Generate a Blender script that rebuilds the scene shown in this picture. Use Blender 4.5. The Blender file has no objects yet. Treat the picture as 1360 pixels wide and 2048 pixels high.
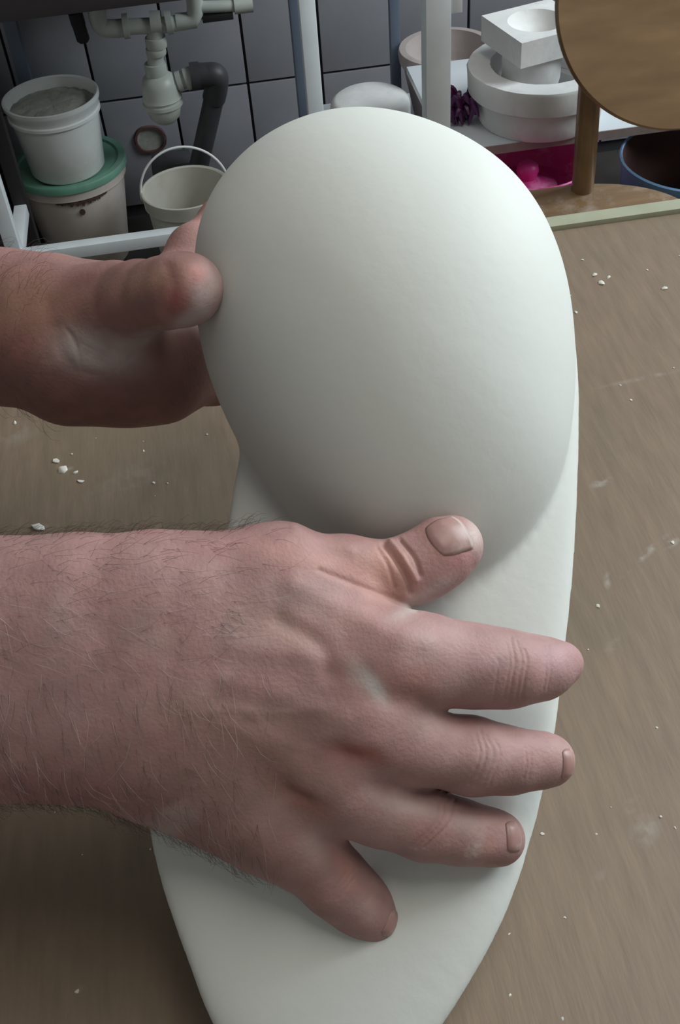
import bpy, bmesh, math, random
import numpy as np
from mathutils import Vector, Matrix

random.seed(7)
rng = np.random.default_rng(7)
SC = bpy.context.scene
# ------------------------------------------------------------ camera
F = 2200.0
YAW, PIT, ROL = math.radians(5), math.radians(45.3), math.radians(5.25)
CAM = np.array([0, 0, 1.28])
f_ = np.array([math.sin(YAW)*math.cos(PIT), math.cos(YAW)*math.cos(PIT), -math.sin(PIT)])
r0 = np.cross(f_, [0, 0, 1]); r0 /= np.linalg.norm(r0); u0 = np.cross(r0, f_)
r_ = math.cos(ROL)*r0 - math.sin(ROL)*u0
u_ = math.sin(ROL)*r0 + math.cos(ROL)*u0
MW = np.stack([r_, u_, -f_], 1)                      # camera space -> world
cd = bpy.data.cameras.new('camera'); cam = bpy.data.objects.new('camera', cd)
SC.collection.objects.link(cam); SC.camera = cam
cam.matrix_world = Matrix([[*MW[i], CAM[i]] for i in range(3)] + [[0, 0, 0, 1]])
cd.sensor_fit = 'VERTICAL'; cd.sensor_height = 36; cd.lens = 36*F/2048
cd.clip_start = .01
# ------------------------------------------------------------ light
SC.view_settings.view_transform = 'Standard'; SC.view_settings.look = 'None'
SC.view_settings.exposure = 0.0; SC.view_settings.gamma = 1
SC.view_settings.use_curve_mapping = False
w = bpy.data.worlds.new('world'); SC.world = w; w.use_nodes = True
w.node_tree.nodes['Background'].inputs[0].default_value = (.90, .92, .90, 1)
w.node_tree.nodes['Background'].inputs[1].default_value = .24

def area(name, loc, target, sx, sy, power, col):
    l = bpy.data.lights.new(name, 'AREA'); l.shape = 'RECTANGLE'; l.size = sx; l.size_y = sy
    l.energy = power; l.color = col
    o = bpy.data.objects.new(name, l); SC.collection.objects.link(o)
    o.location = loc
    o.rotation_euler = (Vector(target)-Vector(loc)).to_track_quat('-Z', 'Y').to_euler()
    return o
area('window_daylight', (2.05, 1.15, 2.0), (0, .4, 1.0), 1.4, 1.0, 66, (.86, .965, 1.0))
area('ceiling_fill_light', (.5, .3, 2.5), (.1, .5, 0), .9, .5, 8, (1, .95, .86))  # added soft fill from above, no lamp fixture there

# ------------------------------------------------------------ helpers
def ray(x, y): return f_ + (x-680)/F*r_ - (y-1024)/F*u_
def at(x, y, d): return CAM + d*ray(x, y)
def aty(x, y, Y):
    q = ray(x, y); return CAM + q*(Y/q[1])
def atz(x, y, z):
    q = ray(x, y); return CAM + q*((z-1.28)/q[2])
def dep(P): return float((np.array(P)-CAM) @ f_)
def cpt(x, y, d): return np.array([(x-680)/F*d, -(y-1024)/F*d, -d])
def w2c(P): return MW.T @ (np.array(P)-CAM)
def R(n, x, y, Y): return n*dep(aty(x, y, Y))/F       # n pixels at that place, in metres

def tag(o, label=None, cat=None, group=None, kind=None):
    if label: o['label'] = label
    if cat: o['category'] = cat
    if group: o['group'] = group
    if kind: o['kind'] = kind
    return o

def empty(name, loc, *a, **k):
    o = bpy.data.objects.new(name, None); SC.collection.objects.link(o)
    o.location = tuple(loc); o.empty_display_size = .05
    return tag(o, *a, **k)

def link(name, me, m, parent=None, origin=None):
    """mesh given in world coordinates; the object's origin goes to `origin` (default: base centre)"""
    n = len(me.vertices)
    co = np.empty(n*3, np.float32); me.vertices.foreach_get('co', co); co = co.reshape(-1, 3)
    if origin is None:
        origin = (co.min(0)+co.max(0))/2; origin[2] = co[:, 2].min()
    origin = np.array(origin, dtype=float)
    co -= origin.astype(np.float32); me.vertices.foreach_set('co', co.ravel()); me.update()
    o = bpy.data.objects.new(name, me); SC.collection.objects.link(o)
    me.materials.append(m)
    if parent:
        o.parent = parent
        base = np.array(parent.location); q = parent.parent
        while q: base = base + np.array(q.location); q = q.parent
        o.location = tuple(origin-base)
    else:
        o.location = tuple(origin)
    return o

def obj(name, bm, m, parent=None, smooth=True, angle=40, origin=None):
    bmesh.ops.recalc_face_normals(bm, faces=bm.faces)
    me = bpy.data.meshes.new(name); bm.to_mesh(me); bm.free()
    if smooth:
        me.shade_smooth()
        try: me.set_sharp_from_angle(angle=math.radians(angle))
        except Exception: pass
    return link(name, me, m, parent, origin)

def box(bm, c, s, rot=None, bev=0.0):
    r = bmesh.ops.create_cube(bm, size=1)
    vs = r['verts']
    bmesh.ops.scale(bm, vec=s, verts=vs)
    if bev:
        es = list({e for v in vs for e in v.link_edges})
        q = bmesh.ops.bevel(bm, geom=es, offset=bev, segments=2, affect='EDGES', profile=.6)
        vs = list({v for fc in q['faces'] for v in fc.verts} | {v for v in vs if v.is_valid})
    if rot is not None: bmesh.ops.rotate(bm, cent=(0, 0, 0), matrix=rot, verts=vs)
    bmesh.ops.translate(bm, vec=tuple(c), verts=vs)
    return vs

def lathe(bm, prof, c, n=48, axis=(0, 0, 1), closed=False):
    q = Vector((0, 0, 1)).rotation_difference(Vector(axis)).to_matrix()
    c = Vector(tuple(c)); rings = []
    for rr, z in prof:
        if rr < 1e-6: rings.append([bm.verts.new(c + q @ Vector((0, 0, z)))])
        else: rings.append([bm.verts.new(c + q @ Vector((rr*math.cos(2*PI*i/n), rr*math.sin(2*PI*i/n), z))) for i in range(n)])
    prs = list(zip(rings, rings[1:]))
    if closed: prs.append((rings[-1], rings[0]))
    for a, b in prs:
        for i in range(n):
            j = (i+1) % n
            if len(a) == 1 and len(b) == 1: continue
            if len(a) == 1: bm.faces.new((a[0], b[i], b[j]))
            elif len(b) == 1: bm.faces.new((a[i], a[j], b[0]))
            else: bm.faces.new((a[i], a[j], b[j], b[i]))
PI = math.pi

def tube(bm, pts, rad, n=12, cap=True):
    pts = [Vector(tuple(p)) for p in pts]
    rads = rad if isinstance(rad, (list, tuple)) else [rad]*len(pts)
    rings = []; prev = None
    for i, p in enumerate(pts):
        t = (pts[min(i+1, len(pts)-1)]-pts[max(i-1, 0)]).normalized()
        if prev is None:
            a = t.orthogonal().normalized()
        else:
            a = (prev - t*prev.dot(t)).normalized()
        prev = a; b = t.cross(a)
        rings.append([bm.verts.new(p+(a*math.cos(2*PI*k/n)+b*math.sin(2*PI*k/n))*rads[i]) for k in range(n)])
    for a, b in zip(rings, rings[1:]):
        for k in range(n): bm.faces.new((a[k], a[(k+1) % n], b[(k+1) % n], b[k]))
    if cap:
        bm.faces.new(rings[0][::-1]); bm.faces.new(rings[-1])

def bez(pts, n=24):
    """Catmull-Rom through the points"""
    P = [np.array(p, float) for p in pts]; P = [2*P[0]-P[1]] + P + [2*P[-1]-P[-2]]
    out = []
    for i in range(1, len(P)-2):
        for t in np.linspace(0, 1, n, endpoint=False):
            out.append(.5*((2*P[i])+(-P[i-1]+P[i+1])*t+(2*P[i-1]-5*P[i]+4*P[i+1]-P[i+2])*t*t+(-P[i-1]+3*P[i]-3*P[i+1]+P[i+2])*t**3))
    out.append(P[-2]); return out

# ------------------------------------------------------------ materials
def mat(name, col, rough=.6, var=.12, scale=12, bump=.0, bscale=60, col2=None, amt2=.0, s2=6, stretch=(1, 1, 1), sss=0, spec=.5, metal=0, attr=False, coat=0):
    m = bpy.data.materials.new(name); m.use_nodes = True
    nt = m.node_tree; N = nt.nodes; L = nt.links
    b = N['Principled BSDF']; b.inputs['Roughness'].default_value = rough
    b.inputs['Metallic'].default_value = metal
    b.inputs['Specular IOR Level'].default_value = spec
    if coat: b.inputs['Coat Weight'].default_value = coat; b.inputs['Coat Roughness'].default_value = .25
    tc = N.new('ShaderNodeTexCoord'); mp = N.new('ShaderNodeMapping'); mp.inputs['Scale'].default_value = stretch
    L.new(tc.outputs['Object'], mp.inputs['Vector'])
    no = N.new('ShaderNodeTexNoise'); no.inputs['Scale'].default_value = scale; no.inputs['Detail'].default_value = 6
    L.new(mp.outputs[0], no.inputs['Vector'])
    mr = N.new('ShaderNodeMapRange'); mr.inputs['From Min'].default_value = .3; mr.inputs['From Max'].default_value = .7
    mr.inputs['To Min'].default_value = 1-var; mr.inputs['To Max'].default_value = 1+var
    L.new(no.outputs['Fac'], mr.inputs['Value'])
    vm = N.new('ShaderNodeVectorMath'); vm.operation = 'SCALE'
    if attr:
        at_ = N.new('ShaderNodeAttribute'); at_.attribute_name = 'tint'; L.new(at_.outputs['Color'], vm.inputs[0])
    else:
        vm.inputs[0].default_value = col[:3]
    L.new(mr.outputs[0], vm.inputs['Scale'])
    out = vm.outputs[0]
    if col2:
        n2 = N.new('ShaderNodeTexNoise'); n2.inputs['Scale'].default_value = s2; n2.inputs['Detail'].default_value = 8; n2.inputs['Roughness'].default_value = .65
        L.new(tc.outputs['Object'], n2.inputs['Vector'])
        m2 = N.new('ShaderNodeMapRange'); m2.inputs['From Min'].default_value = .5; m2.inputs['From Max'].default_value = .68; m2.inputs['To Max'].default_value = amt2
        L.new(n2.outputs['Fac'], m2.inputs['Value'])
        mx = N.new('ShaderNodeMix'); mx.data_type = 'RGBA'; mx.inputs[7].default_value = (*col2, 1)
        L.new(m2.outputs[0], mx.inputs[0]); L.new(out, mx.inputs[6]); out = mx.outputs[2]
    L.new(out, b.inputs['Base Color'])
    if bump:
        n3 = N.new('ShaderNodeTexNoise'); n3.inputs['Scale'].default_value = bscale; n3.inputs['Detail'].default_value = 5
        L.new(mp.outputs[0], n3.inputs['Vector'])
        bp = N.new('ShaderNodeBump'); bp.inputs['Strength'].default_value = bump; bp.inputs['Distance'].default_value = .002
        L.new(n3.outputs['Fac'], bp.inputs['Height']); L.new(bp.outputs[0], b.inputs['Normal'])
    if sss:
        b.inputs['Subsurface Weight'].default_value = sss
        b.inputs['Subsurface Radius'].default_value = (.9, .35, .2); b.inputs['Subsurface Scale'].default_value = .004
    return m

M = {}
M['plaster'] = mat('sanded_plaster', (.67, .69, .665), .62, .02, 9, .05, 220, spec=.3)
M['mold'] = mat('old_plaster', (.70, .69, .68), .8, .08, 14, .25, 60, (.40, .38, .40), .5, 9)
M['mold_old'] = mat('grimy_plaster', (.36, .31, .30), .85, .1, 14, .3, 60, (.22, .17, .17), .6, 9)
M['tile'] = mat('glazed_tile', (.29, .29, .32), .32, .06, 7, .02, 30, (.22, .22, .25), .5, 5)
M['grout'] = mat('dark_grout', (.03, .03, .035), .9)
M['floor'] = mat('dark_floor', (.035, .03, .028), .7, .3, 8, .2, 40)
M['wallpaint'] = mat('painted_wall', (.55, .53, .5), .8, .05, 4)
M['whitemetal'] = mat('white_painted_steel', (.78, .82, .85), .4, .05, 20)
M['bluemetal'] = mat('blue_grey_painted_steel', (.13, .16, .22), .45, .1, 20)
M['whiteplastic'] = mat('white_bucket_plastic', (.76, .78, .77), .42, .06, 10, .08, 50, (.52, .47, .40), .35, 9)
M['dirtyplastic'] = mat('dirty_bucket_plastic', (.62, .55, .50), .5, .08, 10, .08, 50, (.33, .25, .2), .5, 7, stretch=(1, 1, .3))
M['creamplastic'] = mat('cream_bucket_plastic', (.58, .56, .50), .5, .08, 10, .05, 50, (.40, .34, .26), .4, 9)
M['greenlid'] = mat('green_lid', (.13, .30, .22), .45, .1, 14, .05, 60, (.25, .36, .32), .5, 12)
M['crust'] = mat('brown_crust', (.09, .045, .04), .8, .3, 60, .5, 200)
M['residue'] = mat('plaster_residue', (.36, .36, .32), .9, .2, 40, .5, 120, (.20, .19, .17), .6, 45)
M['pipe'] = mat('white_pvc', (.50, .52, .48), .4, .06, 20, 0, 50, (.34, .35, .30), .4, 18)
M['greypipe'] = mat('dark_grey_pvc', (.055, .055, .06), .5, .15, 18, .1, 60)
M['black'] = mat('black_plastic', (.015, .012, .014), .6, .2, 12)
M['sink'] = mat('brown_enamel', (.05, .042, .045), .5, .15, 12)
M['wood'] = mat('varnished_plywood', (.205, .122, .062), .25, .22, 18, .05, 60, (.20, .12, .06), .5, 6, stretch=(.5, 4, 1), coat=.25)
M['seatwood'] = mat('sheen_seat_plywood', (.25, .15, .075), .35, .22, 16, .08, 60, (.52, .44, .38), .7, 14, stretch=(.5, 4, 1), coat=.2)  # pale blotches paint white sheen, plus dust, into the colour
M['board'] = mat('white_laminate', (.66, .69, .73), .35, .03, 12)
M['boardedge'] = mat('brown_edge_band', (.30, .24, .22), .6, .1, 40)
M['pink'] = mat('magenta_plastic', (.62, .05, .27), .42, .15, 14, .1, 50, (.70, .38, .50), .65, 28)
M['purple'] = mat('purple_plastic', (.07, .012, .07), .4, .2, 14)
M['blue'] = mat('blue_plastic', (.14, .28, .47), .45, .12, 12, .05, 50, (.24, .31, .40), .6, 10)
M['brownin'] = mat('brown_tub_inside', (.07, .035, .03), .6, .2, 12)
M['edge'] = mat('pale_table_edging', (.36, .37, .27), .4, .1, 40)
M['skin'] = mat('dusty_skin', (1, 1, 1), .56, .09, 130, .16, 800, (.40, .19, .18), .28, 120, sss=.12, spec=.3, attr=True)
M['nail'] = mat('fingernail', (.38, .215, .195), .42, .06, 60, 0, 50, (.58, .5, .46), .5, 90, sss=.1)
M['nailtip'] = mat('nail_tip', (.50, .39, .36), .5, .05, 60)
M['hairdark'] = mat('dark_arm_hair', (.10, .07, .055), .6, .2, 30)
M['hairlight'] = mat('dusty_arm_hair', (.47, .38, .37), .7, .1, 30)
M['shirt'] = mat('dark_shirt', (.03, .035, .045), .9, .2, 20, .4, 300)
M['trousers'] = mat('work_trousers', (.04, .04, .045), .9, .2, 20, .4, 300)
M['headhair'] = mat('grey_brown_hair', (.10, .08, .07), .8, .3, 80, .8, 300)
M['eye'] = mat('eye_white', (.7, .7, .68), .2, .02)
M['iris'] = mat('dark_iris', (.03, .02, .015), .2, .02)
M['crumb'] = mat('plaster_crumb', (.62, .60, .55), .9, .1, 60)

# table top: brown hardboard with grain and plaster smears
def table_mat(smears, org):
    m = mat('brown_hardboard', (.215, .157, .112), .46, .12, 45, .05, 140, (.165, .138, .09), .5, 8, stretch=(5, .7, 1))
    nt = m.node_tree; N = nt.nodes; L = nt.links; b = N['Principled BSDF']
    src = b.inputs['Base Color'].links[0].from_socket
    g = N.new('ShaderNodeNewGeometry'); acc = None
    for (px, py, lx, ly, ang, s) in smears:
        P = atz(px, py, org)
        mp = N.new('ShaderNodeMapping'); mp.vector_type = 'TEXTURE'
        mp.inputs['Location'].default_value = tuple(P); lx *= .52; ly *= .52; mp.inputs['Rotation'].default_value = (0, 0, ang)
        mp.inputs['Scale'].default_value = (lx, ly, .05)
        L.new(g.outputs['Position'], mp.inputs['Vector'])
        gr = N.new('ShaderNodeTexGradient'); gr.gradient_type = 'SPHERICAL'; L.new(mp.outputs[0], gr.inputs[0])
        mu = N.new('ShaderNodeMath'); mu.operation = 'MULTIPLY'; L.new(gr.outputs['Fac'], mu.inputs[0]); mu.inputs[1].default_value = s
        if acc is None: acc = mu.outputs[0]
        else:
            a = N.new('ShaderNodeMath'); a.operation = 'MAXIMUM'; L.new(acc, a.inputs[0]); L.new(mu.outputs[0], a.inputs[1]); acc = a.outputs[0]
    nz = N.new('ShaderNodeTexNoise'); nz.inputs['Scale'].default_value = 160; nz.inputs['Detail'].default_value = 6
    L.new(g.outputs['Position'], nz.inputs['Vector'])
    mr = N.new('ShaderNodeMapRange'); mr.inputs['From Min'].default_value = .42; mr.inputs['From Max'].default_value = .62
    L.new(nz.outputs['Fac'], mr.inputs['Value'])
    mu = N.new('ShaderNodeMath'); mu.operation = 'MULTIPLY'; L.new(acc, mu.inputs[0]); L.new(mr.outputs[0], mu.inputs[1])
    mx = N.new('ShaderNodeMix'); mx.data_type = 'RGBA'; mx.inputs[7].default_value = (.44, .42, .38, 1)
    L.new(mu.outputs[0], mx.inputs[0]); L.new(src, mx.inputs[6]); L.new(mx.outputs[2], b.inputs['Base Color'])
    return m

# ------------------------------------------------------------ room
YW = 2.3
XL, XR, YN, ZC = -1.7, 2.2, -1.6, 2.6
def slab(name, c, s, m, par=None, **k):
    bm = bmesh.new(); box(bm, c, s); return tag(obj(name, bm, m, par, smooth=False, **k), kind='structure' if par is None else None)
slab('floor', ((XL+XR)/2, (YN+YW)/2, -.05), (XR-XL+.2, YW-YN+.2, .1), M['floor'])
slab('ceiling', ((XL+XR)/2, (YN+YW)/2, ZC+.05), (XR-XL+.2, YW-YN+.2, .1), M['wallpaint'])
wall = slab('wall_back', ((XL+XR)/2, YW+.05, ZC/2), (XR-XL+.2, .1, ZC), M['grout'])
slab('wall_left', (XL-.05, (YN+YW)/2, ZC/2), (.1, YW-YN, ZC), M['wallpaint'])
slab('wall_front', ((XL+XR)/2, YN-.05, ZC/2), (XR-XL+.2, .1, ZC), M['wallpaint'])
wy0, wy1, wz0, wz1 = .35, 1.95, 1.3, 2.5        # window opening in the right wall
bm = bmesh.new()
xc = XR+.05
box(bm, (xc, (YN+wy0)/2, ZC/2), (.1, wy0-YN, ZC)); box(bm, (xc, (YW+wy1)/2, ZC/2), (.1, YW-wy1, ZC))
box(bm, (xc, (wy0+wy1)/2, wz0/2), (.1, wy1-wy0, wz0)); box(bm, (xc, (wy0+wy1)/2, (wz1+ZC)/2), (.1, wy1-wy0, ZC-wz1))
tag(obj('wall_right', bm, M['wallpaint'], smooth=False), kind='structure')
bm = bmesh.new()
for (y, z, sy, sz) in [(wy0+.02, (wz0+wz1)/2, .04, wz1-wz0), (wy1-.02, (wz0+wz1)/2, .04, wz1-wz0), ((wy0+wy1)/2, wz0+.02, wy1-wy0, .04), ((wy0+wy1)/2, wz1-.02, wy1-wy0, .04), ((wy0+wy1)/2, (wz0+wz1)/2, .05, wz1-wz0)]:
    box(bm, (XR+.05, y, z), (.06, sy, sz))
tag(obj('window_1', bm, M['board'], smooth=False), kind='structure')

# tiles: grout lines measured at x=188,340,493,(640),790 on the line z~.43
TP = (aty(790, 164, YW)[0]-aty(188, 164, YW)[0])/4; x0 = aty(188, 164, YW)[0]; z0 = aty(493, 163.5, YW)[2]; TH = TP*1.55
tm = None; G = .0055
for j in range(-2, 10):
    for i in range(-10, 16):
        xa = x0+i*TP; za = z0+j*TH
        zb = min(za+TH, ZC); za2 = max(za, 0.0)
        if xa < XL-.1 or xa+TP > XR+.1 or zb-za2 < .03: continue
        bm = bmesh.new()
        if abs((zb-za2)-TH) < 1e-6 and tm is not None:
            bm.free(); o = bpy.data.objects.new('tile', tm); SC.collection.objects.link(o)
            o.parent = wall; o.location = tuple(np.array([xa+TP/2, YW-.003, za2+G/2])-np.array(wall.location)); continue
        box(bm, (xa+TP/2, YW-.003, (za2+zb)/2), (TP-G, .014, zb-za2-G), bev=.0012)
        o = obj('tile', bm, M['tile'], wall, origin=(xa+TP/2, YW-.003, za2+G/2))
        if abs((zb-za2)-TH) < 1e-6: tm = o.data

# ------------------------------------------------------------ table
TZ = .91
SM = [(1203, 965, .014, .006, .3, .75), (1290, 1110, .04, .0045, .62, .6), (1340, 1088, .012, .005, .4, .9), (1215, 1160, .012, .004, 1.2, .6),
      (1290, 1660, .016, .012, .8, .45), (1265, 1610, .012, .006, .5, .4), (1290, 755, .06, .004, .1, .35), (130, 935, .010, .005, -.4, .8), (80, 1058, .010, .007, 0, .8),
      (1230, 1290, .02, .006, .6, .35), (1215, 1760, .012, .009, .3, .3), (30, 870, .03, .02, .3, .25), (260, 960, .05, .03, .3, .16), (157, 1985, .007, .005, .3, .45)]
L_, Rr, Yn, Yf = -.50, .95, -.12, .578
trot = math.radians(2.0)
bm = bmesh.new(); box(bm, ((L_+Rr)/2, (Yn+Yf)/2, TZ-.011), (Rr-L_, Yf-Yn, .022), bev=.0015)
table = empty('work_table', ((L_+Rr)/2, (Yn+Yf)/2, 0), 'work table with plaster-smeared brown hardboard top under the white form', 'table')
obj('table_top', bm, table_mat(SM, TZ), table)
bm = bmesh.new(); box(bm, ((L_+Rr)/2, Yf+.006, TZ-.010), (Rr-L_, .012, .026), bev=.002)
tag(obj('edge_strip', bm, M['edge'], table), 'pale greenish strip along the far edge of the table top')
bm = bmesh.new()
for yy in (Yn+.06, Yf-.06): box(bm, ((L_+Rr)/2, yy, TZ-.057), (Rr-L_-.14, .025, .07))
for xx in (L_+.08, Rr-.08): box(bm, (xx, (Yn+Yf)/2, TZ-.057), (.025, Yf-Yn-.14, .07))
obj('apron', bm, M['boardedge'], table, smooth=False)
for xx in (L_+.08, Rr-.08):
    for yy in (Yn+.06, Yf-.06):
        bm = bmesh.new(); box(bm, (xx, yy, (TZ-.022)/2), (.05, .05, TZ-.022), bev=.003); obj('leg', bm, M['boardedge'], table)
# crumbs of plaster on the table
bm = bmesh.new()
cr = [(1203, 566, 9), (1190, 550, 6), (1217, 555, 5), (1330, 577, 6), (1152, 625, 4), (1262, 800, 3), (1295, 540, 3), (1195, 1212, 5), (1085, 1668, 4), (1192, 1668, 3), (1130, 1835, 3),
      (1018, 1868, 3), (1125, 2038, 4), (1020, 1990, 3), (125, 940, 11), (112, 922, 7), (150, 945, 5), (162, 963, 6), (308, 966, 4), (287, 902, 3), (30, 846, 5), (78, 1056, 12), (1240, 770, 3), (1165, 520, 3), (1345, 1085, 5), (1313, 1455, 3), (1350, 1655, 3), (155, 1982, 5)]
for (px, py, s) in cr:
    P = atz(px, py, TZ); k = s*dep(P)/F
    v = bmesh.ops.create_icosphere(bm, subdivisions=1, radius=1)['verts']
    for q in v: q.co *= 1+random.uniform(-.35, .35)
    a = random.random()*3
    bmesh.ops.scale(bm, vec=(k*1.2, k*.8, k*.35), verts=v); bmesh.ops.rotate(bm, cent=(0, 0, 0), matrix=Matrix.Rotation(a, 3, 'Z'), verts=v)
    bmesh.ops.translate(bm, vec=(P[0], P[1], TZ+k*.12), verts=v)
for _ in range(130):
    x, y = random.uniform(-.25, .5), random.uniform(.08, .56); k = random.uniform(.0002, .0006)
    v = bmesh.ops.create_icosphere(bm, subdivisions=1, radius=k)['verts']; bmesh.ops.scale(bm, vec=(1, 1, .5), verts=v); bmesh.ops.translate(bm, vec=(x, y, TZ+k*.3), verts=v)
tag(obj('plaster_crumbs', bm, M['crumb']), 'small white plaster crumbs scattered over the brown table top', 'crumbs', kind='stuff')

# ------------------------------------------------------------ sink stand, sink and plumbing (back left)
def bar(par, name, a, b, s, m, bev=.002):
    a, b = Vector(tuple(a)), Vector(tuple(b)); d = b-a
    bm = bmesh.new(); box(bm, (a+b)/2, (s, s, d.length), Vector((0, 0, 1)).rotation_difference(d.normalized()).to_matrix() if d.normalized().z < .999 else None, bev)
    return obj(name, bm, m, par)
YS = 1.78
YL = 1.96
FL = aty(38, 528, YS); FRx = aty(622, 120, YS)[0]; rz = aty(200, 492, YS)[2]
stand = empty('sink_stand', (-.08, 1.87, 0), 'white square-tube steel stand holding the sink, in front of the buckets', 'stand')
SW = .026
for (x, y) in ((FL[0], YS), (FRx, YS), (FL[0], YL), (FRx, YL)):
    bar(stand, 'leg', (x, y, 0), (x, y, .82), SW, M['whitemetal'] if y == YS else (M['bluemetal'] if x > 0 else M['black']))  # rear left leg painted black to sink into the dark behind it
for y in (YS,): bar(stand, 'rail', (FL[0]+SW/2, y, rz), (FRx-SW/2, y, rz), SW*.9, M['whitemetal'])
for x in (FL[0], FRx): bar(stand, 'rail', (x, YS+SW/2, rz), (x, YL-SW/2, rz), SW*.9, M['whitemetal'])
for y in (YS,): bar(stand, 'rail', (FL[0]+SW/2, y, .80), (FRx-SW/2, y, .80), SW*.9, M['whitemetal'])
# sink
sxa, sxb = FL[0]+.03, aty(505, 0, YS)[0]
szb = aty(300, 14, YS+.05)[2]
bm = bmesh.new(); box(bm, ((sxa+sxb)/2, 2.055, szb+.09), (sxb-sxa, .46, .18), bev=.02)
sink = tag(obj('sink', bm, M['sink']), 'dark brown sink basin whose underside shows above the white waste pipes', 'sink')
YP = 2.1
def P(x, y): return aty(x, y, YP)
def rp(n): return n*dep(P(320, 150))/F
drain = empty('waste_pipe', P(325, 240), 'white plastic waste pipe with bottle trap on the tiled wall under the sink', 'pipe')
bm = bmesh.new(); tube(bm, bez([P(325, 42), P(311, 66), P(312, 150)], 6), rp(16), 20); obj('downpipe', bm, M['pipe'], drain)
for (yy, h, rr) in ((84, 10, 21), (102, 7, 20), (140, 14, 22)):
    bm = bmesh.new(); c = P(312, yy); h2 = rp(h)
    lathe(bm, [(0, -h2), (rp(rr)*.96, -h2), (rp(rr), -h2*.6), (rp(rr), h2*.6), (rp(rr)*.96, h2), (0, h2)], c, 24); obj('coupling_nut', bm, M['pipe'], drain)
bm = bmesh.new(); c0 = P(323, 150)[2]; px = P(323, 190)
prof = [(0, P(323, 243)[2]), (rp(20), P(323, 243)[2]), (rp(31), P(323, 232)[2]), (rp(36), P(323, 214)[2]), (rp(36), P(323, 210)[2]), (rp(41), P(323, 209)[2]), (rp(41), P(323, 202)[2]), (rp(38), P(323, 201)[2]), (rp(38), P(323, 196)[2]),
        (rp(41), P(323, 195)[2]), (rp(38), P(323, 188)[2]), (rp(37), P(323, 168)[2]), (rp(31), P(323, 153)[2]), (rp(20), P(323, 146)[2]), (0, P(323, 145)[2])]
lathe(bm, prof, (px[0], YP, 0), 36); obj('bottle_trap', bm, M['pipe'], drain)
bm = bmesh.new(); tube(bm, [P(345, 168), P(372, 158)], rp(17), 20); obj('trap_outlet', bm, M['pipe'], drain)
for a, b, rr in ((P(355, 164), P(364, 161), 20), (P(371, 159), P(392, 152), 22)):
    bm = bmesh.new(); tube(bm, [a, b], rp(rr), 24); obj('coupling_nut', bm, M['pipe'], drain)
bm = bmesh.new(); tube(bm, [P(205, 56), P(330, 50), P(392, 40)], rp(15), 20); obj('cross_pipe', bm, M['pipe'], drain)
bm = bmesh.new(); tube(bm, bez([P(196, 8), P(195, 34), P(205, 54), P(225, 57), P(246, 56)], 6), rp(17), 20); obj('elbow', bm, M['pipe'], drain)
bm = bmesh.new(); tube(bm, bez([P(352, 44), P(380, 40), P(390, 25), P(388, -8)], 6), rp(16), 20); obj('elbow', bm, M['pipe'], drain)
for a, b, rr in ((P(246, 53), P(258, 52), 23), (P(300, 45), P(322, 44), 21), (P(332, 46), P(344, 44), 22)):
    bm = bmesh.new(); tube(bm, [a, b], rp(rr), 24); obj('coupling_nut', bm, M['pipe'], drain)
bm = bmesh.new(); tube(bm, [P(400, 14), P(470, 12)], rp(11), 16); obj('branch_pipe', bm, M['pipe'], drain)
bm = bmesh.new(); tube(bm, [P(468, 12), P(505, 8)], rp(15), 16); obj('branch_pipe', bm, M['pipe'], drain)
bm = bmesh.new(); a, b = Vector(P(404, 34)), Vector(P(466, 31)); box(bm, (a+b)/2, ((b-a).length, .02, rp(13)), bev=.002)
tag(obj('bracket', bm, M['black'], drain), 'short black bracket under the right branch')
bm = bmesh.new(); tube(bm, bez([P(150, 25), P(158, 52), P(168, 84)], 6), [rp(14)]*6+[rp(13)]*6+[rp(9)], 14)
tag(obj('plug', bm, M['black'], drain), 'black stopper hanging beside the left elbow')
# grey pipe
grey = empty('drain_pipe', aty(400, 330, YP), 'dark grey drain pipe with elbow running down behind the handled bucket', 'pipe')
bm = bmesh.new(); tube(bm, bez([P(386, 152), P(412, 150), aty(432, 152, YP), aty(432, 176, YP+.01), aty(428, 196, YP+.02)], 8), rp(24), 24)
obj('elbow', bm, M['greypipe'], grey)
bm = bmesh.new(); tube(bm, [P(381, 153), P(400, 151)], rp(27), 24); obj('sleeve', bm, M['greypipe'], grey)
bm = bmesh.new(); tube(bm, [aty(430, 188, YP+.02), aty(398, 330, YP+.04), aty(385, 420, YP+.08)], rp(21), 24); obj('straight_pipe', bm, M['greypipe'], grey)
bm = bmesh.new(); a = aty(345, 335, YP+.10); box(bm, a, (.085, .07, .05), bev=.012); obj('floor_fitting', bm, M['greypipe'], grey)
# broken round hole in the tiles
hc = aty(301, 278, YW-.010); hr = 31*dep(hc)/F
hole = empty('wall_pipe_socket', hc, 'round broken pipe opening in the tiles below the bottle trap', 'socket')
bm = bmesh.new(); pr = [(hr*1.06, .003), (hr*1.0, -.006), (hr*.86, -.006), (hr*.83, .003)]
lathe(bm, pr, hc, 28, (0, 1, 0), closed=True)
for v in bm.verts: v.co.z = hc[2]+(v.co.z-hc[2])*(1+.12*math.sin(v.co.x*60)); v.co.x += random.uniform(-.001, .001)
tag(obj('rim', bm, M['crust'], hole), 'dark ragged rim')
bm = bmesh.new(); lathe(bm, [(0, .0), (hr*.86, -.001)], hc, 28, (0, 1, 0)); obj('filler', bm, M['residue'], hole)

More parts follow.
